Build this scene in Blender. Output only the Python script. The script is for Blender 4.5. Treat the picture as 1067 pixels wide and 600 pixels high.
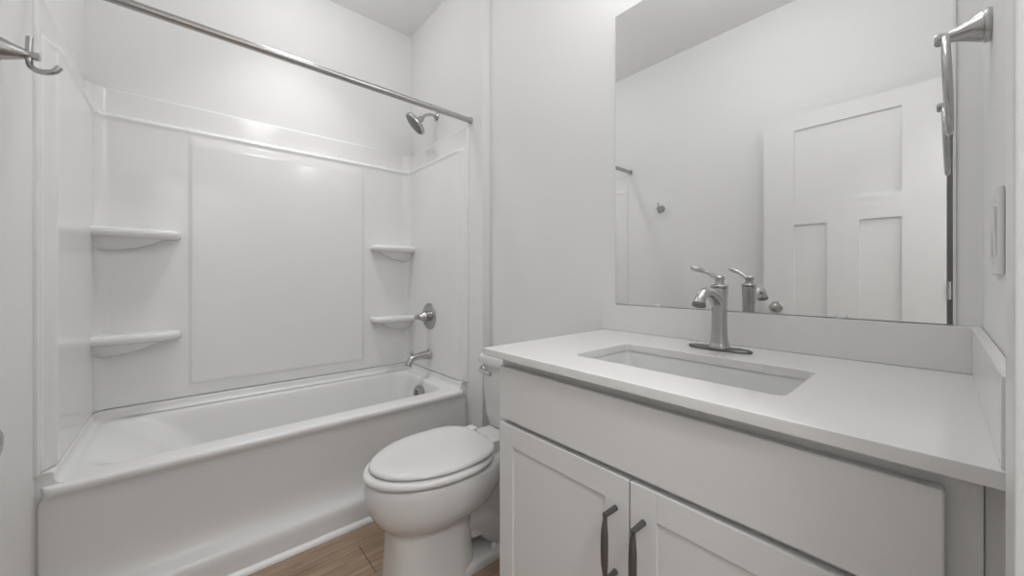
import bpy, bmesh, math
from mathutils import Vector, Matrix
PI = math.pi
S = bpy.context.scene
for o in list(bpy.data.objects):
    bpy.data.objects.remove(o)
COL = S.collection

# ------------------------------------------------------------------ camera, light, exposure
F_PX, HORIZON = 389.0, 289.0
YAW = math.atan2(337.5, 389.0)
cam_d = bpy.data.cameras.new('camera')
cam_d.sensor_width = 36.0
cam_d.lens = 36.0 * F_PX / 1067.0
cam_d.shift_y = -(300.0 - HORIZON) / 1067.0
cam_d.clip_start = 0.01
cam = bpy.data.objects.new('camera', cam_d)
COL.objects.link(cam)
cam.location = (0, 0, 1.06)
cam.rotation_euler = (PI / 2, 0, -YAW)
S.camera = cam

W = bpy.data.worlds.new('world')
S.world = W
W.use_nodes = True
W.node_tree.nodes['Background'].inputs[0].default_value = (1, 0.985, 0.96, 1)
W.node_tree.nodes['Background'].inputs[1].default_value = 0.5


def lamp(name, kind, loc, power, size=0.1, size_y=None, rot=(0, 0, 0), col=(1, 1, 1), spread=PI):
    d = bpy.data.lights.new(name, kind)
    d.energy = power
    d.color = col
    if kind == 'AREA':
        d.spread = spread
        if size_y:
            d.shape = 'RECTANGLE'
            d.size = size
            d.size_y = size_y
        else:
            d.shape = 'DISK'
            d.size = size
    else:
        d.shadow_soft_size = size
    o = bpy.data.objects.new(name, d)
    COL.objects.link(o)
    o.location = loc
    o.rotation_euler = rot
    return o


lamp('tub_ceiling_lamp', 'POINT', (0.42, 1.87, 2.52), 3.1, 0.10)
for _y in (0.12, 0.39, 0.66):
    lamp('vanity_lamp', 'POINT', (0.98, _y, 2.27), 1.35, 0.055)
lamp('tub_downlight', 'AREA', (0.42, 1.96, 2.69), 2.4, 0.15, spread=1.6)
lamp('room_fill_light', 'POINT', (0.50, 0.58, 2.52), 5.0, 0.13)  # added fill that evens out the room, stands for no fixture
lamp('hall_fill_light', 'AREA', (-0.02, -0.80, 2.68), 23.0, 0.5)  # added soft fill through the open doorway, not a known hall lamp

S.view_settings.view_transform = 'Standard'
S.view_settings.look = 'None'
S.view_settings.gamma = 1.0
S.view_settings.use_curve_mapping = False
S.view_settings.exposure = 0.0

# ------------------------------------------------------------------ materials


def mat(name, col, rough=0.5, metal=0.0, spec=0.5, coat=0.0, bump=0.0, bscale=200.0, var=0.0):
    m = bpy.data.materials.new(name)
    m.use_nodes = True
    nt = m.node_tree
    b = nt.nodes['Principled BSDF']
    b.inputs['Base Color'].default_value = (*col, 1)
    b.inputs['Roughness'].default_value = rough
    b.inputs['Metallic'].default_value = metal
    b.inputs['Specular IOR Level'].default_value = spec
    b.inputs['Coat Weight'].default_value = coat
    b.inputs['Coat Roughness'].default_value = 0.05
    tc = nt.nodes.new('ShaderNodeTexCoord')
    n = nt.nodes.new('ShaderNodeTexNoise')
    n.inputs['Scale'].default_value = bscale
    nt.links.new(tc.outputs['Object'], n.inputs['Vector'])
    if bump:
        bp = nt.nodes.new('ShaderNodeBump')
        bp.inputs['Strength'].default_value = bump
        bp.inputs['Distance'].default_value = 0.002
        nt.links.new(n.outputs['Fac'], bp.inputs['Height'])
        nt.links.new(bp.outputs['Normal'], b.inputs['Normal'])
    if var:
        mx = nt.nodes.new('ShaderNodeMixRGB')
        mx.inputs[1].default_value = (*[c * (1 - var) for c in col], 1)
        mx.inputs[2].default_value = (*[min(1, c * (1 + var)) for c in col], 1)
        nt.links.new(n.outputs['Fac'], mx.inputs[0])
        nt.links.new(mx.outputs[0], b.inputs['Base Color'])
    return m


M_wall = mat('wall_paint', (0.87, 0.869, 0.866), 0.55, spec=0.3, bump=0.04, bscale=350, var=0.01)
M_ceil = mat('ceiling_paint', (0.90, 0.899, 0.896), 0.8, spec=0.2, bump=0.05, bscale=250)
M_trim = mat('trim_paint', (0.87, 0.869, 0.866), 0.3, spec=0.4, var=0.01)
M_door = mat('door_paint', (0.84, 0.839, 0.836), 0.35, spec=0.4, var=0.01)
M_acryl = mat('white_acrylic', (0.87, 0.869, 0.866), 0.13, spec=0.5, var=0.006, bscale=8)
M_porc = mat('white_porcelain', (0.80, 0.798, 0.79), 0.06, spec=0.5, coat=0.4, var=0.006, bscale=8)
M_seat = mat('white_seat_plastic', (0.79, 0.785, 0.775), 0.18, spec=0.5, var=0.006, bscale=8)
M_cab = mat('cabinet_paint', (0.78, 0.778, 0.772), 0.38, spec=0.4, var=0.008, bscale=30)
M_quartz = mat('white_quartz', (0.82, 0.815, 0.805), 0.16, spec=0.5, var=0.012, bscale=60)
M_sink = mat('sink_porcelain', (0.80, 0.80, 0.79), 0.08, spec=0.5, coat=0.3, var=0.006, bscale=8)
M_nickel = mat('brushed_nickel', (0.47, 0.465, 0.455), 0.24, metal=1.0, var=0.05, bscale=90)
M_chrome = mat('polished_chrome', (0.62, 0.615, 0.605), 0.12, metal=1.0, var=0.02, bscale=60)
M_dark = mat('dark_nickel', (0.20, 0.20, 0.20), 0.36, metal=1.0, var=0.05, bscale=90)
M_plastic = mat('white_plastic', (0.78, 0.775, 0.765), 0.3, spec=0.4, var=0.01)
M_black = mat('dark_gap', (0.03, 0.03, 0.03), 0.6, var=0.05)
M_clear = mat('clip_plastic', (0.80, 0.80, 0.79), 0.15, spec=0.6, var=0.01)
M_glass_shade = mat('frosted_shade', (0.9, 0.9, 0.88), 0.4, var=0.01)

M_mirror = bpy.data.materials.new('mirror_silver')
M_mirror.use_nodes = True
_b = M_mirror.node_tree.nodes['Principled BSDF']
_b.inputs['Base Color'].default_value = (0.90, 0.905, 0.90, 1)
_b.inputs['Metallic'].default_value = 1.0
_b.inputs['Roughness'].default_value = 0.0


def emit_mat(name, col, k):
    m = bpy.data.materials.new(name)
    m.use_nodes = True
    b = m.node_tree.nodes['Principled BSDF']
    b.inputs['Base Color'].default_value = (*col, 1)
    b.inputs['Emission Color'].default_value = (*col, 1)
    b.inputs['Emission Strength'].default_value = k
    return m


M_lit = emit_mat('lit_diffuser', (1.0, 0.97, 0.93), 1.2)


def wood_floor():
    m = bpy.data.materials.new('wood_plank_floor')
    m.use_nodes = True
    nt = m.node_tree
    b = nt.nodes['Principled BSDF']
    L = nt.links.new
    tc = nt.nodes.new('ShaderNodeTexCoord')
    mp = nt.nodes.new('ShaderNodeMapping')
    mp.inputs['Location'].default_value = (0.0696, 0.065, 0)
    L(tc.outputs['Object'], mp.inputs['Vector'])
    br = nt.nodes.new('ShaderNodeTexBrick')
    br.offset = 0.37
    br.inputs['Scale'].default_value = 1.0
    br.inputs['Brick Width'].default_value = 0.92
    br.inputs['Row Height'].default_value = 0.175
    br.inputs['Mortar Size'].default_value = 0.0016
    br.inputs['Mortar Smooth'].default_value = 0.2
    br.inputs['Bias'].default_value = 0.0
    br.inputs['Color1'].default_value = (0.40, 0.285, 0.20, 1)
    br.inputs['Color2'].default_value = (0.30, 0.21, 0.145, 1)
    br.inputs['Mortar'].default_value = (0.06, 0.04, 0.028, 1)
    L(mp.outputs[0], br.inputs['Vector'])
    mp2 = nt.nodes.new('ShaderNodeMapping')
    mp2.inputs['Scale'].default_value = (2.2, 26.0, 1.0)
    L(tc.outputs['Object'], mp2.inputs['Vector'])
    n = nt.nodes.new('ShaderNodeTexNoise')
    n.inputs['Scale'].default_value = 2.0
    n.inputs['Detail'].default_value = 6.0
    n.inputs['Distortion'].default_value = 0.8
    L(mp2.outputs[0], n.inputs['Vector'])
    cr = nt.nodes.new('ShaderNodeValToRGB')
    cr.color_ramp.elements[0].position = 0.32
    cr.color_ramp.elements[0].color = (0.62, 0.60, 0.58, 1)
    cr.color_ramp.elements[1].position = 0.72
    cr.color_ramp.elements[1].color = (1.25, 1.24, 1.22, 1)
    L(n.outputs['Fac'], cr.inputs[0])
    mx = nt.nodes.new('ShaderNodeMixRGB')
    mx.blend_type = 'MULTIPLY'
    mx.inputs[0].default_value = 0.85
    L(br.outputs['Color'], mx.inputs[1])
    L(cr.outputs[0], mx.inputs[2])
    L(mx.outputs[0], b.inputs['Base Color'])
    b.inputs['Roughness'].default_value = 0.42
    bp = nt.nodes.new('ShaderNodeBump')
    bp.inputs['Strength'].default_value = 0.25
    bp.inputs['Distance'].default_value = 0.001
    L(br.outputs['Fac'], bp.inputs['Height'])
    bp.invert = True
    L(bp.outputs[0], b.inputs['Normal'])
    return m


M_floor = wood_floor()

# ------------------------------------------------------------------ mesh helpers


BOXY = set()


def obj(name, bm, m, parent=None, smooth=True, angle=38, wn=False):
    wn = wn or id(bm) in BOXY
    BOXY.discard(id(bm))
    bmesh.ops.remove_doubles(bm, verts=bm.verts, dist=1e-6)
    bmesh.ops.recalc_face_normals(bm, faces=bm.faces)
    a = math.radians(angle)
    for f in bm.faces:
        f.smooth = smooth
    if smooth:
        for e in bm.edges:
            if len(e.link_faces) == 2 and e.calc_face_angle(0) > a:
                e.smooth = False
    me = bpy.data.meshes.new(name)
    bm.to_mesh(me)
    bm.free()
    me.materials.append(m)
    o = bpy.data.objects.new(name, me)
    COL.objects.link(o)
    if wn:
        md = o.modifiers.new('weighted_normal', 'WEIGHTED_NORMAL')
        md.keep_sharp = True
        md.weight = 80
    if parent:
        o.parent = parent
        o.matrix_parent_inverse = Matrix.Translation(parent.location).inverted()
    return o


def thing(name, label, cat, loc, group=None):
    o = bpy.data.objects.new(name, None)
    COL.objects.link(o)
    o.location = loc
    o.empty_display_size = 0.05
    return tag(o, label, cat, group)


def tag(o, label, cat, group=None):
    o['label'] = label
    o['category'] = cat
    if group:
        o['group'] = group
    return o


def struct(o, label=None):
    o['kind'] = 'structure'
    if label:
        o['label'] = label
    return o


def box(bm, lo, hi, bev=0.0, seg=2):
    r = bmesh.ops.create_cube(bm, size=1.0)
    vs = r['verts']
    c = [(a + b) / 2 for a, b in zip(lo, hi)]
    d = [b - a for a, b in zip(lo, hi)]
    for v in vs:
        v.co = Vector((c[0] + v.co.x * d[0], c[1] + v.co.y * d[1], c[2] + v.co.z * d[2]))
    if bev:
        es = list({e for v in vs for e in v.link_edges})
        bmesh.ops.bevel(bm, geom=es, offset=bev, segments=seg, profile=0.5, affect='EDGES')
    return bm


def B(*boxes, bev=0.0, seg=2):
    bm = bmesh.new()
    for lo, hi in boxes:
        box(bm, lo, hi, bev, seg)
    if bev:
        BOXY.add(id(bm))
    return bm


def loft(bm, loops, cap0=True, cap1=True, closed=True):
    rows = [[bm.verts.new(p) for p in lp] for lp in loops]
    n = len(rows[0])
    for a, b in zip(rows, rows[1:]):
        for i in range(n if closed else n - 1):
            j = (i + 1) % n
            bm.faces.new((a[i], a[j], b[j], b[i]))
    if cap0:
        bm.faces.new(rows[0])
    if cap1:
        bm.faces.new(rows[-1])
    return rows


def frame_of(d):
    d = Vector(d).normalized()
    up = Vector((0, 0, 1)) if abs(d.z) < 0.95 else Vector((1, 0, 0))
    a = d.cross(up).normalized()
    return d, a, a.cross(d).normalized()


def lathe(bm, origin, axis, prof, n=32, cap=True):
    """prof: list of (distance along axis, radius)"""
    d, a, b = frame_of(axis)
    o = Vector(origin)
    loops = []
    for h, r in prof:
        r = max(r, 1e-4)
        loops.append([o + d * h + (a * math.cos(2 * PI * i / n) + b * math.sin(2 * PI * i / n)) * r for i in range(n)])
    loft(bm, loops, cap, cap)
    return bm


def catmull(pts, per=8):
    pts = [Vector(p) for p in pts]
    P = [pts[0] * 2 - pts[1]] + pts + [pts[-1] * 2 - pts[-2]]
    out = []
    for i in range(1, len(P) - 2):
        for k in range(per):
            t = k / per
            p0, p1, p2, p3 = P[i - 1:i + 3]
            out.append(0.5 * ((2 * p1) + (p2 - p0) * t + (2 * p0 - 5 * p1 + 4 * p2 - p3) * t * t + (3 * p1 - p0 - 3 * p2 + p3) * t ** 3))
    out.append(pts[-1])
    return out


def tube(bm, pts, rad, n=16, flat=None, smooth_path=8, side=None):
    """pts with radii; 4-D points (x,y,z,r) or constant rad. flat: multiplier (a, b) of the section axes"""
    if len(pts[0]) == 4:
        P4 = catmull(pts, smooth_path) if smooth_path else [Vector(p) for p in pts]
        P = [Vector(p[:3]) for p in P4]
        R = [p[3] for p in P4]
    else:
        P = catmull(pts, smooth_path) if smooth_path else [Vector(p) for p in pts]
        R = [rad] * len(P)
    fa, fb = flat or (1, 1)
    a = None
    loops = []
    for i, p in enumerate(P):
        d = (P[min(i + 1, len(P) - 1)] - P[max(i - 1, 0)]).normalized()
        if a is None:
            a = Vector(side) if side else frame_of(d)[1]
        a = (a - d * a.dot(d)).normalized()
        b = a.cross(d).normalized()
        loops.append([p + (a * math.cos(2 * PI * k / n) * fa + b * math.sin(2 * PI * k / n) * fb) * R[i] for k in range(n)])
    loft(bm, loops)
    return bm


def rrect(x0, x1, y0, y1, r, z, k=8, m=6):
    """rounded rectangle loop, counter-clockwise, with m extra points along each side"""
    pts = []
    cs = [(x1 - r, y1 - r, 0), (x0 + r, y1 - r, 90), (x0 + r, y0 + r, 180), (x1 - r, y0 + r, 270)]
    arcs = []
    for cx, cy, a0 in cs:
        arcs.append([(cx + r * math.cos(math.radians(a0 + 90 * i / k)), cy + r * math.sin(math.radians(a0 + 90 * i / k))) for i in range(k + 1)])
    for q in range(4):
        pts += arcs[q]
        p, s = arcs[q][-1], arcs[(q + 1) % 4][0]
        for i in range(1, m):
            pts.append((p[0] + (s[0] - p[0]) * i / m, p[1] + (s[1] - p[1]) * i / m))
    return [Vector((x, y, z)) for x, y in pts]


def sstep(a, b, x):
    t = max(0, min(1, (x - a) / (b - a)))
    return t * t * (3 - 2 * t)


# ------------------------------------------------------------------ room measures
XL, XR, XT = -0.333, 1.205, 1.155        # left wall, vanity wall, tub end wall
YF, YJ, YB = -0.0535, 1.567, 2.393       # door wall, wall jog, back wall
ZC = 2.71
YH = -1.45                                # hall end

struct(obj('floor', B(((XL - .1, YH - .1, -.1), (XR + .1, YB + .1, 0))), M_floor, smooth=False))
struct(obj('ceiling', B(((XL - .1, YH - .1, ZC), (XR + .1, YB + .1, ZC + .1))), M_ceil, smooth=False))
struct(obj('wall_left', B(((XL - .1, YH - .1, 0), (XL, YB + .1, ZC))), M_wall, smooth=False))
struct(obj('wall_back', B(((XL, YB, 0), (XR + .1, YB + .1, ZC))), M_wall, smooth=False))
bm = bmesh.new()
pts = [(XR, YH - .1), (XR, YJ), (XT, YJ), (XT, YB), (XR + .1, YB), (XR + .1, YH - .1)]
loft(bm, [[Vector((x, y, z)) for x, y in pts] for z in (0, ZC)])
struct(obj('wall_right', bm, M_wall, smooth=False))
DX0, DX1, DH = -0.243, 0.490, 2.0        # door opening
struct(obj('wall_front', B(((XL, YF - .12, 0), (DX0, YF, ZC)), ((DX1, YF - .12, 0), (XR, YF, ZC)), ((DX0, YF - .12, DH), (DX1, YF, ZC))), M_wall, smooth=False))
struct(obj('wall_hall', B(((XL, YH - .1, 0), (XR, YH, ZC))), M_wall, smooth=False))

# door casing + jamb
CT, CW = 0.0170, 0.057
bm = B(((DX0 - CW, YF, 0), (DX0 + .004, YF + CT, DH + CW)), ((DX1 - .004, YF, 0), (DX1 + CW, YF + CT, DH + CW)),
       ((DX0 + .0047, YF + .0003, DH - .0047), (DX1 - .0047, YF + CT - .0003, DH + CW - .0007)), bev=.003)
struct(obj('trim_1', bm, M_trim), 'white flat door casing on the room side of the doorway')
bm = B(((DX0, YF - .12, 0), (DX0 + .016, YF, DH)), ((DX1 - .012, YF - .12, 0), (DX1, YF, DH)), ((DX0 + .016, YF - .12, DH - .016), (DX1 - .012, YF, DH)))
jamb = struct(obj('trim_2', bm, M_trim, smooth=False), 'white door jamb lining the doorway')
obj('strike_plate', B(((DX1 - .0135, YF - .045, 0.85), (DX1 - .012, YF - .002, 0.91)), bev=.0006), M_nickel, jamb)

# baseboards
struct(obj('baseboard_right', B(((XR - .013, 0.80, 0), (XR, YJ, 0.085)), bev=.002), M_trim))
struct(obj('baseboard_left', B(((XL, YF, 0), (XL + .013, 1.60, 0.085)), bev=.002), M_trim))

# quarter round along the tub foot
bm = bmesh.new()
q = 0.019
prof = [(1.6385, 0.0)] + [(1.6385 - q * math.cos(a), q * math.sin(a)) for a in [i * PI / 2 / 8 for i in range(9)]]
loft(bm, [[Vector((x, y, z)) for y, z in prof] for x in (XL, XR - .013)])
struct(obj('trim_3', bm, M_trim), 'white quarter round moulding along the foot of the bathtub')

# ------------------------------------------------------------------ bathtub
tub = thing('bathtub', 'white acrylic alcove bathtub with smooth apron front', 'bathtub', (0.415, 2.03, 0))
RZ = 0.45
bm = bmesh.new()
YA = 1.712
# apron: profile (front y, z) swept along x with rounded ends
prof = [(1.700, RZ), (1.6935, RZ - .0025), (1.6895, RZ - .008), (1.6885, RZ - .016), (1.6905, RZ - .025), (1.696, RZ - .033), (1.7005, RZ - .045),
        (1.7025, RZ - .07), (1.703, 0.30), (1.703, 0.22), (1.701, 0.185), (1.696, 0.158), (1.688, 0.138), (1.677, 0.122), (1.664, 0.110),
        (1.655, 0.104), (1.648, 0.097), (1.643, 0.086), (1.6405, 0.065), (1.639, 0.0)]


def apron_row(yf, z, y_back=YA):
    r = max(0.002, min(0.03, y_back - yf))
    k = sstep(RZ - .05, RZ - .03, z)
    xa0, xa1 = XL + .003 + .010 * k, XT - .004 - .024 * k
    pts = [(XL, y_back - .002), (xa0 - .002, y_back - .002)]
    pts += [(xa0 + r - r * math.cos(t), yf + r - r * math.sin(t)) for t in [i * PI / 2 / 8 for i in range(9)]]
    for i in range(1, 12):
        pts.append((xa0 + r + (xa1 - xa0 - 2 * r) * i / 12, yf))
    pts += [(xa1 - r + r * math.sin(t), yf + r - r * math.cos(t)) for t in [i * PI / 2 / 8 for i in range(9)]]
    pts += [(xa1 + .002, y_back - .002), (XT, y_back - .002)]
    return [Vector((x, y, z)) for x, y in pts]


rows = [[Vector((v.x, YA, RZ)) for v in apron_row(1.70, RZ)]] + [apron_row(y, z) for y, z in prof]
loft(bm, rows, False, False, closed=False)
# deck and basin: one loft of rounded rectangles
K, Mm = 10, 10
bx0, bx1, by0, by1 = -0.262, 1.068, 1.797, 2.335
loops = [rrect(XL, XT, YA, YB - .004, 0.002, RZ, K, Mm)]


def basin(dx0, dx1, dy, r, z):
    return rrect(bx0 + dx0, bx1 - dx1, by0 + dy, by1 - dy, r, z, K, Mm)


loops += [basin(-.030, -.022, -.022, .11, RZ), basin(-.012, -.010, -.010, .105, RZ - .0015), basin(.010, 0, 0, .10, RZ - .007),
          basin(.045, .005, .006, .098, RZ - .02), basin(.105, .009, .010, .096, RZ - .055), basin(.185, .018, .017, .094, RZ - .12),
          basin(.26, .030, .026, .092, RZ - .20), basin(.315, .043, .035, .09, RZ - .268), basin(.345, .055, .045, .088, RZ - .305),
          basin(.375, .080, .065, .085, RZ - .33), basin(.42, .12, .10, .07, RZ - .342), basin(.53, .25, .17, .05, RZ - .345)]
loft(bm, loops, False, True)
# raised lip against the three walls of the surround
dl = 0.034
xi0, xi1, yi = XL + dl, XT - dl, YB - dl
path_n = 10
lip = [(0.022, RZ), (0.012, RZ + .002), (0.005, RZ + .007), (0.001, RZ + .015), (0, RZ + .025), (0, RZ + .034), (-.003, RZ + .0375), (-.008, RZ + .0385), (-.0337, RZ + .0385)]


def lip_row(off, z):
    x0, x1, y1 = xi0 + off, xi1 - off, yi - off
    r = 0.05 - off
    pts = [(x0, 1.716), (x0, 1.80), (x0, 2.0), (x0, y1 - r)]
    pts += [(x0 + r - r * math.cos(t), y1 - r + r * math.sin(t)) for t in [i * PI / 2 / 8 for i in range(1, 9)]]
    pts += [(x0 + r + (x1 - x0 - 2 * r) * i / 10, y1) for i in range(1, 10)]
    pts += [(x1 - r + r * math.sin(t), y1 - r + r * math.cos(t)) for t in [i * PI / 2 / 8 for i in range(9)]]
    pts += [(x1, 2.0), (x1, 1.80), (x1, 1.716)]
    return [Vector((x, y, z)) for x, y in pts]


lr = loft(bm, [lip_row(o, z) for o, z in lip + [(-.0337, RZ - .03), (.022, RZ - .03)]], False, False, closed=False)
bm.faces.new([row[0] for row in lr])
bm.faces.new([row[-1] for row in lr])
obj('tub_shell', bm, mat('tub_acrylic', (0.86, 0.859, 0.856), 0.27, spec=0.5, var=0.006, bscale=8), tub, angle=60)
# overflow plate on the sloped inner end under the spout
bm = lathe(bmesh.new(), (1.040, 2.045, 0.372), (-1, 0, 0.08), [(-.02, .040), (.004, .043), (.012, .043), (.016, .038), (.017, .02), (.017, .001)])
ov = obj('overflow_plate', bm, M_nickel, tub)
ov['label'] = 'round nickel overflow cover on the inner end of the tub'
bm = B(((1.0155, 2.025, 0.370), (1.0225, 2.065, 0.374)), bev=.001)
for dz in (-.014, .014):
    box(bm, (1.0155, 2.030, 0.372 + dz - .002), (1.0225, 2.060, 0.372 + dz + .002), .001)
obj('grille_slot', bm, M_dark, ov)
bm = lathe(bmesh.new(), (0.80, 2.07, RZ - .345), (0, 0, 1), [(0, .034), (.004, .034), (.006, .030), (.006, .012), (.012, .012), (.014, .010), (.014, .001)])
obj('drain', bm, M_nickel, tub)

# ------------------------------------------------------------------ shower surround (one moulded wall of panels)
sur = thing('shower_surround', 'glossy white moulded tub surround with corner shelves and a recessed centre panel', 'shower wall', (0.415, 2.36, RZ + .04))
RC = 0.075
ys0, ys1 = 1.690, YB - RC
la = ys1 - ys0                           # straight side length
arc = RC * PI / 2
lb = (XT - XL) - 2 * RC
TOT = 2 * la + 2 * arc + lb


def path(s):
    if s < la:
        return Vector((XL, ys0 + s, 0)), Vector((1, 0, 0))
    s -= la
    if s < arc:
        t = s / RC
        n = Vector((math.cos(t), -math.sin(t), 0))
        return Vector((XL + RC, YB - RC, 0)) - n * RC, n
    s -= arc
    if s < lb:
        return Vector((XL + RC + s, YB, 0)), Vector((0, -1, 0))
    s -= lb
    if s < arc:
        t = s / RC
        n = Vector((-math.sin(t), -math.cos(t), 0))
        return Vector((XT - RC, YB - RC, 0)) - n * RC, n
    s -= arc
    return Vector((XT, ys1 - s, 0)), Vector((-1, 0, 0))


sx = lambda x: la + arc + (x - XL - RC)   # path length at a given x on the back
CX0, CX1 = 0.008, 0.820
ZB, ZT0, ZT1, ZTOP = RZ + .041, 1.760, 1.780, 1.888
front = 0.078                             # width of the front flange


def dep(s, z):
    e = min(s, TOT - s)                   # distance from a front edge
    rec = sstep(sx(CX0) - .010, sx(CX0) + .010, s) * (1 - sstep(sx(CX1) - .010, sx(CX1) + .010, s))
    bodyp = 0.034 + 0.0065 * rec * sstep(0.542, 0.560, z) * (1 - sstep(1.685, 1.752, z))
    bodyp += 0.005 * math.exp(-((z - 1.757) / 0.011) ** 2)
    fl = 0.010
    up = sstep(ZT0, ZT1, z)
    d = bodyp * (1 - up) + fl * up
    side = sstep(front - .050, front, e)
    d = d * side + min(d, 0.011) * (1 - side)
    # round the free edges down to the wall
    ed = 1 - max(0, 1 - e / 0.008) ** 2
    et = 1 - max(0, 1 - (ZTOP - z) / 0.008) ** 2
    eb = 0.86 + 0.14 * (1 - max(0, 1 - (z - ZB) / 0.008) ** 2)
    return max(.0006, d * math.sqrt(max(0, ed)) * math.sqrt(max(0, et)) * eb)


def breaks(lo, hi, step, fine):
    vs = set()
    n = int((hi - lo) / step) + 1
    for i in range(n + 1):
        vs.add(round(lo + (hi - lo) * i / n, 5))
    for a, b, k in fine:
        for i in range(k + 1):
            vs.add(round(a + (b - a) * i / k, 5))
    vs = sorted(v for v in vs if lo - 1e-6 <= v <= hi + 1e-6)
    return vs


ss = breaks(0, TOT, .05, [(0, .009, 6), (front - .052, front + .002, 10), (TOT - .009, TOT, 6), (TOT - front - .002, TOT - front + .052, 10),
                          (la, la + arc, 14), (la + arc + lb, la + 2 * arc + lb, 14),
                          (sx(CX0) - .010, sx(CX0) + .010, 10), (sx(CX1) - .010, sx(CX1) + .010, 10)])
zs = breaks(ZB, ZTOP, .06, [(ZB, ZB + .009, 5), (.536, .566, 8), (1.68, 1.758, 18), (ZT0 - .002, ZT1 + .002, 10), (ZTOP - .009, ZTOP, 6)])
bm = bmesh.new()
rows = []
for z in zs:
    row = []
    for s in ss:
        p, n = path(s)
        q = p + n * dep(s, z)
        row.append(Vector((q.x, q.y, z)))
    for s in reversed(ss):
        p, n = path(s)
        q = p + n * .0002
        row.append(Vector((q.x, q.y, z)))
    rows.append(row)
loft(bm, rows)
obj('wall_panel', bm, M_acryl, sur, angle=75)


def corner_shelf(cx, cy, sgn, z, wx, wy, name='shelf'):
    """moulded corner shelf: bullnose slab over a scooped bracket; sgn = direction of +x extent"""
    bm = bmesh.new()
    N = 20

    def outline(f, inset, z):
        a, b = (wx - inset) * f, (wy - inset) * f
        pts = [Vector((cx, cy, z))]
        for i in range(N + 1):
            t = PI / 2 * i / N
            e = 2 / 4.5
            pts.append(Vector((cx + sgn * a * math.cos(t) ** e, cy - b * math.sin(t) ** e, z)))
        return pts
    L = [outline(1, .016, z), outline(1, .007, z - .002), outline(1, .002, z - .008), outline(1, 0, z - .018), outline(1, .002, z - .028), outline(1, .008, z - .036),
outline(.97, .018, z - .040),
         outline(.90, .034, z - .043), outline(.84, .038, z - .052), outline(.72, .036, z - .066), outline(.55, .030, z - .080), outline(.32, .02, z - .092), outline(.06, .0, z - .099)]
    loft(bm, L)
    return obj(name, bm, M_acryl, sur, angle=70)


cyS = YB - .030
for z in (1.272, 0.815):
    corner_shelf(XL + .030, cyS, 1, z, 0.280, 0.105)
for z in (1.262, 0.812):
    corner_shelf(XT - .030, cyS, -1, z, 0.262, 0.105)

# ------------------------------------------------------------------ curtain rod
yr, zr = 1.668, 1.905
rod = thing('curtain_rod', 'straight brushed nickel shower curtain rod spanning above the tub', 'curtain rod', (0.415, yr, zr))
obj('rod_tube', lathe(bmesh.new(), (XL + .006, yr, zr + .012), (XT - XL - .012, 0, -.012), [(0, .0142), (XT - XL - .012, .0142)], 24), M_nickel, rod)
for x, d, zq in ((XL, 1, zr + .012), (XT, -1, zr)):
    obj('end_flange', lathe(bmesh.new(), (x, yr, zq), (d, 0, 0), [(0, .017), (.006, .018), (.012, .0175), (.014, .0165), (.014, .0143)], 24), M_nickel, rod)

# ------------------------------------------------------------------ shower head
ysH = 2.035
sh = thing('wall_shower', 'nickel shower head on a bent arm at the tub end wall', 'shower head', (XT, ysH, 2.045))
obj('wall_flange', lathe(bmesh.new(), (XT, ysH, 2.045), (-1, 0, 0), [(0, .026), (.004, .026), (.010, .020), (.014, .012), (.014, .009)], 24), M_nickel, sh)
obj('shower_arm', tube(bmesh.new(), [(XT - .002, ysH, 2.045), (XT - .04, ysH, 2.048), (XT - .075, ysH, 2.035), (XT - .098, ysH, 2.012)], .0085, 14), M_nickel, sh)
hd = Vector((-0.657, 0.28, -0.68)).normalized()
ho = Vector((XT - .096, ysH, 2.014))
hb = obj('spray_head', lathe(bmesh.new(), ho, hd, [(-.004, .010), (.004, .015), (.012, .018), (.022, .018), (.028, .021), (.034, .034), (.040, .050), (.046, .063), (.052, .070), (.058, .0715), (.066, .0715), (.069, .068)], 32, True), M_nickel, sh)
bm = lathe(bmesh.new(), ho + hd * .069, hd, [(-.001, .066), (.001, .065), (.0015, .046), (.003, .044), (.003, .001)], 32)
d_, a_, b_ = frame_of(hd)
for rr, k in ((.018, 8), (.034, 14), (.056, 24)):
    for i in range(k):
        t = 2 * PI * i / k
        lathe(bm, ho + hd * .070 + (a_ * math.cos(t) + b_ * math.sin(t)) * rr, hd, [(0, .0018), (.0035, .0012)], 6)
obj('spray_face', bm, M_dark, hb)

# ------------------------------------------------------------------ shower valve
XP = XT - .034
yv, zv = 2.065, 0.822
val = thing('shower_valve', 'nickel shower valve trim with round plate and lever on the tub end wall', 'shower valve', (XP, yv, zv))
obj('escutcheon', lathe(bmesh.new(), (XP, yv, zv), (-1, 0, 0), [(-.002, .080), (.003, .081), (.006, .079), (.009, .070), (.011, .040), (.011, .001)], 40), M_nickel, val)
vh = obj('valve_handle', lathe(bmesh.new(), (XP - .010, yv, zv), (-1, 0, 0), [(0, .030), (.018, .030), (.024, .032), (.030, .0315), (.036, .027), (.048, .022), (.060, .017), (.068, .0135), (.072, .015), (.082, .0145), (.087, .010), (.087, .001)], 28), M_nickel, val)
obj('lever', tube(bmesh.new(), [(XP - .064, yv, zv, .0095), (XP - .080, yv - .010, zv + .002, .0085), (XP - .095, yv - .025, zv + .004, .007), (XP - .105, yv - .040, zv + .005, .006)], 0, 12), M_nickel, vh)

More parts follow.
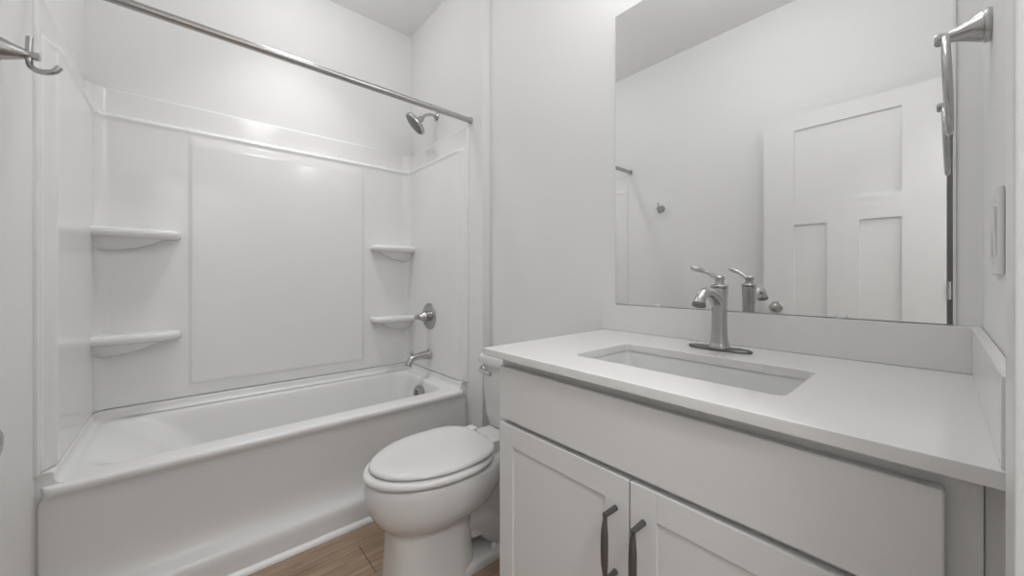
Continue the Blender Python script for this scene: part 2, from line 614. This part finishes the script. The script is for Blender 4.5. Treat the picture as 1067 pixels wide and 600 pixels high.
# ------------------------------------------------------------------ tub spout
yp, zp = 2.06, 0.590
sp = thing('tub_spout', 'curved nickel tub spout with diverter knob above the tub rim', 'tub spout', (XP, yp, zp))
obj('spout_flange', lathe(bmesh.new(), (XP, yp, zp), (-1, 0, 0), [(-.002, .031), (.006, .033), (.010, .031), (.014, .026), (.014, .01)], 28), M_nickel, sp)
bm = tube(bmesh.new(), [(XP - .008, yp, zp, .028), (XP - .04, yp, zp - .002, .024), (XP - .085, yp, zp - .004, .0205), (XP - .118, yp, zp - .012, .019), (XP - .136, yp, zp - .032, .019), (XP - .143, yp, zp - .052, .0205)], 0, 24)
obj('spout_body', bm, M_nickel, sp)
obj('diverter_knob', lathe(bmesh.new(), (XP - .118, yp, zp + .004), (-.1, 0, 1), [(0, .005), (.012, .005), (.014, .009), (.022, .0095), (.026, .006), (.026, .001)], 16), M_nickel, sp)

# ------------------------------------------------------------------ toilet
TY = 1.215
toi = thing('toilet', 'white two piece elongated toilet with closed lid between tub and vanity', 'toilet', (0.80, TY, 0))
NT = 64


def egg(xf, xb, hw, z, n=2.25, sq=2.0, split=0.60):
    """egg outline: pointed-round front at xf, blunt back at xb"""
    xc = xf + (xb - xf) * split
    pts = []
    for i in range(NT):
        t = 2 * PI * i / NT
        c, s = math.cos(t), math.sin(t)
        if c >= 0:      # front half (towards -x)
            x = xc - (xc - xf) * abs(c) ** (2 / sq)
            y = hw * math.copysign(abs(s) ** (2 / sq), s)
        else:
            x = xc + (xb - xc) * abs(c) ** (2 / n)
            y = hw * math.copysign(abs(s) ** (2 / n), s)
        pts.append(Vector((x, TY + y, z)))
    return pts


bm = bmesh.new()
loops = [egg(.500, .812, .121, 0, 3.4, 3.0, .5), egg(.500, .812, .121, .012, 3.4, 3.0, .5), egg(.502, .806, .117, .06, 3.4, 3.0, .5), egg(.506, .80, .111, .14, 3.4, 2.9, .5), egg(.507, .80, .108, .20, 3.4, 2.8, .5),
         egg(.504, .81, .110, .214, 3.2, 2.6, .5), egg(.496, .83, .121, .224, 3.0, 2.4, .52), egg(.478, .86, .142, .238, 2.8, 2.2, .55),
         egg(.459, .89, .161, .261, 2.7, 2.1, .57), egg(.442, .915, .175, .294, 2.6, 2.05, .58), egg(.434, .925, .181, .328, 2.6, 2.0, .6), egg(.433, .925, .182, .358, 2.6, 2.0, .6),
         egg(.437, .92, .180, .378, 2.6, 2.0, .6), egg(.446, .915, .174, .387, 2.6, 2.0, .6), egg(.462, .90, .16, .390, 2.4, 2.0, .6)]
loft(bm, loops)
# back deck, trapway and foot
dk = [(.78, 1.165, .085, .03, .10), (.79, 1.165, .085, .03, .20), (.80, 1.168, .092, .04, .27), (.80, 1.175, .115, .05, .32), (.79, 1.18, .135, .05, .36), (.79, 1.18, .138, .05, .381), (.80, 1.175, .132, .045, .390)]
loft(bm, [rrect(x0, x1, TY - h, TY + h, r, z, 6, 3) for x0, x1, h, r, z in dk])
ft = [(.70, 1.06, .118, .05, 0), (.70, 1.06, .118, .05, .022), (.705, 1.055, .113, .05, .032), (.72, 1.04, .10, .05, .037)]
loft(bm, [rrect(x0, x1, TY - h, TY + h, r, z, 6, 3) for x0, x1, h, r, z in ft])
tw = [(.965, TY - .035, .02, .062), (.90, TY - .045, .10, .062), (.845, TY - .045, .150, .058), (.80, TY - .035, .162, .056), (.75, TY - .02, .15, .06)]
tube(bm, tw, 0, 20)
tw = [(.965, TY + .035, .02, .062), (.90, TY + .045, .10, .062), (.845, TY + .045, .150, .058), (.80, TY + .035, .162, .056), (.75, TY + .02, .15, .06)]
tube(bm, tw, 0, 20)
obj('bowl', bm, M_porc, toi, angle=55)
for sy in (-1, 1):
    bm = lathe(bmesh.new(), (.875, TY + sy * .100, .030), (0, 0, 1), [(0, .015), (.012, .015), (.020, .012), (.025, .006), (.026, .001)], 20)
    obj('bolt_cap', bm, M_plastic, toi)
# seat ring
zs_ = 0.391
bm = bmesh.new()
so = lambda f, z: egg(.428 + f, .885 - f * .6, .186 - f, z, 2.6, 1.95, .58)
si = lambda f, z: egg(.505 - f, .80 + f, .115 + f, z, 2.4, 1.95, .58)
loops = [si(0, zs_ + .003), si(.004, zs_ + .020), si(.012, zs_ + .025), so(.014, zs_ + .0255), so(.005, zs_ + .0225), so(.0005, zs_ + .0165), so(0, zs_ + .011), so(.002, zs_ + .006), so(.008, zs_ + .002), si(.004, zs_ + .001)]
loft(bm, loops + [loops[0]], False, False)
obj('seat', bm, M_seat, toi, angle=60)
# lid
zl = zs_ + .0280
bm = bmesh.new()
lo = lambda f, z: egg(.448 + f, .890 - f * .6, .172 - f, z, 3.0, 1.95, .56)
loops = [lo(.012, zl), lo(.004, zl + .001), lo(.0, zl + .006), lo(.001, zl + .011), lo(.006, zl + .016), lo(.018, zl + .0195), lo(.05, zl + .022), lo(.10, zl + .0235), lo(.15, zl + .024)]
loft(bm, loops)
obj('lid', bm, M_seat, toi, angle=50)
for sy in (-1, 1):
    bm = rr_ = bmesh.new()
    loft(bm, [rrect(.872, .912, TY + sy * .075 - .022, TY + sy * .075 + .022, .008 if z < zl + .014 else .006, z, 5, 2) for z in (.388, zl + .014)] +
         [rrect(.876, .908, TY + sy * .075 - .018, TY + sy * .075 + .018, .006, zl + .018, 5, 2)])
    obj('hinge', bm, M_seat, toi)
# tank
bm = bmesh.new()
tk = [(1.040, 1.185, .150, .04, .389), (1.030, 1.190, .160, .04, .400), (1.022, 1.192, .166, .035, .45), (1.016, 1.193, .171, .03, .56), (1.013, 1.194, .174, .03, .672)]
loft(bm, [rrect(x0, x1, TY - h, TY + h, r, z, 8, 4) for x0, x1, h, r, z in tk])
obj('tank', bm, M_porc, toi, angle=50)
bm = bmesh.new()
tl = [(1.010, 1.195, .177, .03, .670), (1.000, 1.198, .184, .03, .674), (.998, 1.198, .186, .03, .682), (.998, 1.198, .186, .03, .703), (1.001, 1.197, .183, .03, .712), (1.010, 1.192, .174, .03, .717), (1.04, 1.17, .14, .03, .7185)]
loft(bm, [rrect(x0, x1, TY - h, TY + h, r, z, 8, 4) for x0, x1, h, r, z in tl])
obj('tank_lid', bm, M_porc, toi, angle=50)
bm = lathe(bmesh.new(), (1.016, TY + .150, .645), (-1, 0, 0), [(0, .020), (.006, .020), (.010, .016), (.016, .012), (.022, .012), (.022, .001)], 20)
tube(bm, [(.998, TY + .152, .645, .009), (.990, TY + .138, .645, .0095), (.986, TY + .10, .643, .008), (.986, TY + .065, .641, .009)], 0, 12)
obj('flush_lever', bm, M_chrome, toi)['label'] = 'chrome flush lever on the tank front'

# ------------------------------------------------------------------ vanity cabinet
VX, VY0, VY1 = 0.657, YF + .003, 0.797
van = thing('vanity_cabinet', 'light grey painted bathroom vanity with two shaker doors under the white countertop', 'cabinet', (0.92, 0.37, 0))
zt = 0.8445
bm = B(((VX, -0.030, 0.10), (XR - .003, VY1, 0.62)), ((VX, -0.030, 0.62), (VX + .02, VY1, zt)), ((XR - .023, -0.030, 0.62), (XR - .003, VY1, zt)),
       ((VX + .02, VY1 - .018, 0.62), (XR - .023, VY1, zt)), ((VX + .02, -0.030, 0.62), (XR - .023, -0.012, zt)), ((VX + .06, -0.030, 0), (XR - .003, VY1, 0.10)), bev=.0012)
obj('body', bm, M_cab, van)
obj('filler_strip', B(((VX + .006, VY0, 0.10), (VX + .024, -0.0305, zt)), bev=.001), M_cab, van)
XFc = 0.637


def slab(lo, hi, bev=.003):
    return B((lo, hi), bev=bev, seg=3)


obj('drawer_front', slab((XFc, -0.002, 0.683), (VX - .0005, 0.786, 0.822)), M_cab, van)


def shaker(y0, y1, z0, z1, st=.054, top=.054):
    """frame and recessed panel door, one mesh"""
    bm = bmesh.new()
    x0, x1, xp = XFc, VX - .0005, XFc + .0042
    BOXY.add(id(bm))
    iy0, iy1, iz0, iz1 = y0 + st, y1 - st, z0 + st, z1 - top
    box(bm, (x0, y0, z0), (x1, iy0, z1), .0018, 2)
    box(bm, (x0, iy1, z0), (x1, y1, z1), .0018, 2)
    box(bm, (x0, iy0 - .0006, iz1), (x1, iy1 + .0006, z1), .0018, 2)
    box(bm, (x0, iy0 - .0006, z0), (x1, iy1 + .0006, iz0), .0018, 2)
    box(bm, (xp, iy0 - .004, iz0 - .004), (x1, iy1 + .004, iz1 + .004))
    return bm


def pull(y, z0, z1):
    xb = 0.602
    bm = bmesh.new()
    zm = (z0 + z1) / 2
    tube(bm, [(xb, y, z0 - .004, .0042), (xb - .0005, y, z0 + .012, .0050), (xb - .002, y, zm - .03, .0074), (xb - .0025, y, zm, .0080), (xb - .002, y, zm + .03, .0074), (xb - .0005, y, z1 - .012, .0050), (xb, y, z1 + .004, .0042)], 0, 16, flat=(1.0, 0.72), side=(0, 1, 0))
    for z in (z0, z1):
        lathe(bm, (XFc + .0005, y, z), (-1, 0, 0), [(0, .0058), (.004, .0054), (.034, .0050), (.0385, .0046), (.0395, .003), (.0395, .0005)], 16)
    return bm


YM = 0.3925
d1 = obj('door', shaker(YM + .0015, 0.786, 0.125, 0.671), M_cab, van)
d1['label'] = 'left shaker door'
d2 = obj('door', shaker(-0.002, YM - .0015, 0.125, 0.671), M_cab, van)
d2['label'] = 'right shaker door'
obj('handle', pull(YM + .030, .480, .606), M_dark, d1)
obj('handle', pull(YM - .030, .480, .606), M_dark, d2)

# ------------------------------------------------------------------ countertop
ctp = thing('countertop', 'white quartz vanity countertop with backsplash and rectangular sink cutout', 'countertop', (0.91, 0.39, 0.845))
CZ0, CZ1 = 0.845, 0.865
cx0, cx1, cy0, cy1 = 0.618, XR - .001, YF + .001, 0.837
hx0, hx1, hy0, hy1 = 0.738, 0.980, 0.170, 0.612


def plate_hole(bm, outer_top, inner_top):
    vo = [bm.verts.new(p) for p in outer_top]
    vi = [bm.verts.new(p) for p in inner_top]
    eo = [bm.edges.new((vo[i], vo[(i + 1) % len(vo)])) for i in range(len(vo))]
    ei = [bm.edges.new((vi[i], vi[(i + 1) % len(vi)])) for i in range(len(vi))]
    bmesh.ops.triangle_fill(bm, use_beauty=True, edges=eo + ei)


bm = bmesh.new()
e = 0.0022
k_, m_ = 5, 3
oT = lambda f, z: rrect(cx0 + f, cx1, cy0, cy1 - f, .003, z, k_, m_)
iT = lambda f, z: rrect(hx0 - f, hx1 + f, hy0 - f, hy1 + f, .018 + f, z, k_, m_)
plate_hole(bm, oT(e, CZ1), iT(e, CZ1))
loft(bm, [oT(e, CZ1), oT(e * .3, CZ1 - e * .3), oT(0, CZ1 - e), oT(0, CZ0 + e), oT(e * .3, CZ0 + e * .3), oT(e, CZ0)], False, False)
loft(bm, [iT(e, CZ1), iT(e * .3, CZ1 - e * .3), iT(0, CZ1 - e), iT(0, CZ0)], False, False)
plate_hole(bm, oT(e, CZ0), iT(0, CZ0))
obj('slab', bm, M_quartz, ctp, angle=30, wn=True)
obj('backsplash', B(((XR - .0205, cy0 + .0005, CZ1 + .0002), (XR - .0005, 0.852, 0.960)), bev=.0016), M_quartz, ctp)
obj('side_splash', B(((cx0 + .006, cy0, CZ1 + .0002), (XR - .021, cy0 + .0135, 0.960)), bev=.0016), M_quartz, ctp)

# sink
snk = thing('sink', 'white rectangular undermount sink set in the countertop', 'sink', ((hx0 + hx1) / 2, (hy0 + hy1) / 2, 0.73))
bm = bmesh.new()
sk = lambda f, r, z: rrect(hx0 + f, hx1 - f, hy0 + f, hy1 - f, r, z, 6, 4)
sz = CZ0 - .0006
loops = [sk(-.022, .03, sz - .010), sk(-.022, .03, sz), sk(-.004, .022, sz), sk(-.002, .022, sz - .004), sk(0, .024, sz - .02), sk(.008, .03, sz - .07), sk(.016, .035, sz - .10), sk(.026, .04, sz - .116),
         sk(.045, .035, sz - .124), sk(.085, .02, sz - .127), sk(.085, .02, sz - .139), sk(.04, .045, sz - .136), sk(.012, .045, sz - .118), sk(-.006, .035, sz - .07), sk(-.012, .03, sz - .012)]
loft(bm, loops + [loops[0]], False, False)
f0 = [v for v in sk(.085, .02, sz - .127)]
bm.faces.new([bm.verts.new(p) for p in f0])
obj('basin', bm, M_sink, snk, angle=50)
obj('drain', lathe(bmesh.new(), (.87, .392, sz - .1272), (0, 0, 1), [(0, .024), (.002, .023), (.003, .018), (.0025, .015), (.006, .014), (.007, .001)], 28), M_nickel, snk)

# ------------------------------------------------------------------ faucet
fx, fy = 1.080, 0.393
fau = thing('faucet', 'brushed nickel single lever faucet on an oval base plate behind the sink', 'faucet', (fx, fy, CZ1))


def oval(cx, cy, a, b, z, n=40, e=2.0):
    return [Vector((cx + a * math.copysign(abs(math.cos(t)) ** (2 / e), math.cos(t)), cy + b * math.copysign(abs(math.sin(t)) ** (2 / e), math.sin(t)), z)) for t in [2 * PI * i / n for i in range(n)]]


bm = bmesh.new()
loft(bm, [oval(fx + .004, fy + .002, .026, .078, CZ1 + .0002, e=2.6), oval(fx + .004, fy + .002, .027, .079, CZ1 + .002, e=2.6), oval(fx + .004, fy + .002, .0265, .0785, CZ1 + .005, e=2.6), oval(fx + .004, fy + .002, .024, .076, CZ1 + .0065, e=2.6)])
obj('base_plate', bm, M_dark, fau)
bm = bmesh.new()
zb = CZ1 + .0065
bl = [(.0245, .0240, 0), (.0245, .0240, .006), (.0220, .0215, .010), (.0200, .0196, .016), (.0183, .0180, .04), (.0175, .0172, .07), (.0180, .0172, .10), (.0192, .0180, .13), (.0203, .0190, .150), (.0208, .0195, .158), (.0195, .018, .160)]
loft(bm, [oval(fx, fy, a, b, zb + h, e=2.9) for a, b, h in bl])
obj('body', bm, M_nickel, fau)
bm = tube(bmesh.new(), [(fx + .008, fy, zb + .080, .009), (fx - .002, fy, zb + .106, .0155), (fx - .020, fy, zb + .130, .0178), (fx - .050, fy, zb + .147, .0165), (fx - .080, fy, zb + .151, .0150), (fx - .104, fy, zb + .147, .0140), (fx - .120, fy, zb + .136, .0138), (fx - .129, fy, zb + .122, .0150)], 0, 24, flat=(1.0, .86), side=(0, 1, 0))
spt = obj('spout', bm, M_nickel, fau)
obj('aerator', lathe(bmesh.new(), (fx - .1282, fy, zb + .124), (-.45, 0, -1), [(0, .0155), (.004, .0160), (.007, .0155), (.007, .010), (.008, .010), (.008, .001)], 24), M_dark, spt)
bm = bmesh.new()
loft(bm, [oval(fx, fy, a, b, zb + h, e=2.5) for a, b, h in [(.019, .018, .1602), (.0222, .0208, .162), (.0225, .021, .1665), (.020, .0185, .169), (.0125, .012, .171), (.0105, .010, .178), (.0125, .012, .184), (.0125, .012, .189), (.009, .009, .193), (.001, .001, .194)]])
lv = obj('lever', bm, M_nickel, fau)
bm = tube(bmesh.new(), [(fx + .004, fy - .006, zb + .184, .0075), (fx - .003, fy + .008, zb + .188, .0075), (fx - .008, fy + .022, zb + .199, .0078), (fx - .014, fy + .038, zb + .207, .0090), (fx - .020, fy + .048, zb + .211, .0105), (fx - .025, fy + .060, zb + .2155, .0105), (fx - .027, fy + .064, zb + .217, .006)], 0, 16, flat=(1.0, .72), side=(-.94, -.34, 0))
obj('lever_handle', bm, M_nickel, lv)

# ------------------------------------------------------------------ mirror
mir = thing('wall_mirror', 'large frameless rectangular mirror above the vanity backsplash', 'mirror', (XR, 0.39, 0.9605))
mx0 = XR - .0005
my0, my1, mz0, mz1 = -0.0185, 0.797, 0.9608, 2.029
bm = bmesh.new()
bv = .004
R4 = lambda f, x: [Vector((x, my0 + f, mz0 + f * .4)), Vector((x, my1 - f * .5, mz0 + f * .4)), Vector((x, my1 - f * .5, mz1 - f * .5)), Vector((x, my0 + f, mz1 - f * .5))]
loft(bm, [R4(0, XR - .0040), R4(bv, XR - .0062)], False, True)
obj('mirror_glass', bm, M_mirror, mir, smooth=False)
bm = bmesh.new()
loft(bm, [R4(0, mx0), R4(0, XR - .0040)], True, False)
obj('mirror_edge', bm, mat('glass_edge', (0.35, 0.36, 0.355), 0.2, var=0.02), mir, smooth=False)
for y in (0.160, 0.629):
    obj('mirror_clip', B(((XR - .0098, y - .011, mz0 + .0002), (XR - .0064, y + .011, mz0 + .0085)), bev=.001), M_clear, mir)

# ------------------------------------------------------------------ towel ring on the door wall
tx, tz = 1.000, 1.478
twl = thing('towel_ring', 'brushed nickel towel ring hanging from a tapered post beside the mirror', 'towel ring', (tx, YF, tz))
bm = lathe(bmesh.new(), (tx, YF, tz), (0, 1, 0), [(0, .026), (.004, .027), (.008, .026), (.009, .024), (.012, .0235), (.024, .017), (.037, .0115), (.045, .0095), (.052, .0095), (.055, .011), (.060, .011), (.063, .008), (.063, .001)], 32)
obj('post', bm, M_nickel, twl)
bm = bmesh.new()
yr_, rr_, tr_ = YF + .0505, .080, .0048
NR = 56
loops = []
for i in range(NR):
    t = 2 * PI * i / NR
    c = Vector((tx + rr_ * math.sin(t), yr_ - .0028 * (1 - math.cos(t)), tz - .006 - rr_ * .98 + rr_ * math.cos(t)))
    rad = Vector((math.sin(t), 0, math.cos(t)))
    loops.append([c + (rad * math.cos(2 * PI * k / 12) + Vector((0, 1, 0)) * math.sin(2 * PI * k / 12)) * tr_ for k in range(12)])
loft(bm, loops + [loops[0]], False, False)
obj('ring', bm, M_nickel, twl)

# ------------------------------------------------------------------ robe hook on the left wall
hy, hz = 1.405, 1.582
hk = thing('robe_hook', 'brushed nickel robe hook with a tapered post on the left wall beside the tub', 'hook', (XL, hy, hz))
bm = lathe(bmesh.new(), (XL, hy, hz), (1, 0, 0), [(0, .027), (.004, .028), (.008, .027), (.010, .0245), (.016, .023), (.030, .017), (.044, .0115), (.052, .0085), (.058, .0085), (.061, .010), (.066, .010), (.068, .007), (.068, .001)], 32)
obj('post', bm, M_nickel, hk)
xh = XL + .047
bm = tube(bmesh.new(), [(xh + .005, hy, hz + .042, .0062), (xh + .004, hy, hz + .018, .0062), (xh + .004, hy, hz - .012, .0062), (xh + .009, hy - .008, hz - .030, .0062), (xh + .025, hy - .02, hz - .040, .0062), (xh + .045, hy - .026, hz - .036, .0062), (xh + .055, hy - .026, hz - .022, .0066)], 0, 14)
obj('hook_arm', bm, M_nickel, hk)

# ------------------------------------------------------------------ light switch on the door wall
swx, swz = 0.855, 1.122
sw = thing('light_switch', 'white two gang light switch plate on the wall below the towel ring', 'light switch', (swx, YF, swz))
obj('cover_plate', B(((swx - .058, YF, swz - .058), (swx + .058, YF + .0055, swz + .058)), bev=.0025, seg=3), M_plastic, sw)
for dx, up in ((-.023, 1), (.023, -1)):
    bm = bmesh.new()
    loft(bm, [[Vector((swx + dx + sx_ * .0165, YF + .004, swz + sz_ * .033)) for sx_, sz_ in ((-1, -1), (1, -1), (1, 1), (-1, 1))],
              [Vector((swx + dx + sx_ * .0165, YF + .0075 + .0010 * up * sz_, swz + sz_ * .033)) for sx_, sz_ in ((-1, -1), (1, -1), (1, 1), (-1, 1))]])
    obj('rocker', bm, M_plastic, sw, smooth=False)
    for dz in (-.042, .042):
        obj('screw', lathe(bmesh.new(), (swx + dx, YF + .0052, swz + dz), (0, 1, 0), [(0, .0032), (.0008, .003), (.0012, .001)], 12), M_plastic, sw)

# ------------------------------------------------------------------ open door, folded back along the left wall
door = bpy.data.objects.new('door_1', None)
COL.objects.link(door)
door.location = (DX0 + .02, -0.030, 0)
struct(door, 'white three panel door standing open along the left wall')
xd1, xd0 = -0.205, -0.240
dy0, dy1, dz0, dz1 = -0.013, 0.701, 0.012, 1.978
bm = bmesh.new()
rails = [((dy0, dz0), (0.128, dz1)), ((0.553, dz0), (dy1, dz1)), ((0.128, 1.893), (0.553, dz1)), ((0.128, 1.357), (0.553, 1.478)), ((0.128, dz0), (0.553, .25)), ((0.278, .25), (0.408, 1.357))]
for (ya, za), (yb_, zb_) in rails:
    box(bm, (xd0, ya, za), (xd1, yb_, zb_))
box(bm, (xd0 + .009, 0.12, .24), (xd1 - .009, .56, 1.90))
obj('door_leaf', bm, M_door, door, smooth=False)
kn = obj('door_knob', lathe(bmesh.new(), (xd1, .637, .888), (1, 0, 0), [(0, .032), (.004, .033), (.008, .030), (.011, .016), (.018, .011), (.025, .012), (.030, .019), (.037, .0255), (.045, .0265), (.053, .023), (.058, .013), (.060, .001)], 32), M_nickel, door)
for z in (.25, 1.0, 1.78):
    obj('hinge', lathe(bmesh.new(), (xd1 + .004, dy0 - .008, z - .04), (0, 0, 1), [(0, .0055), (.08, .0055)], 12), M_nickel, door)

# ------------------------------------------------------------------ lamps of the room (above the frame)
dl_ = thing('recessed_light', 'round white recessed ceiling light above the tub', 'ceiling light', (0.42, 1.98, ZC))
obj('trim_ring', lathe(bmesh.new(), (0.42, 1.98, ZC), (0, 0, -1), [(0, .105), (.006, .104), (.012, .098), (.012, .086), (.006, .084)], 40, False), M_trim, dl_)
obj('diffuser', lathe(bmesh.new(), (0.42, 1.98, ZC), (0, 0, -1), [(.001, .084), (.006, .083)], 40), M_lit, dl_)
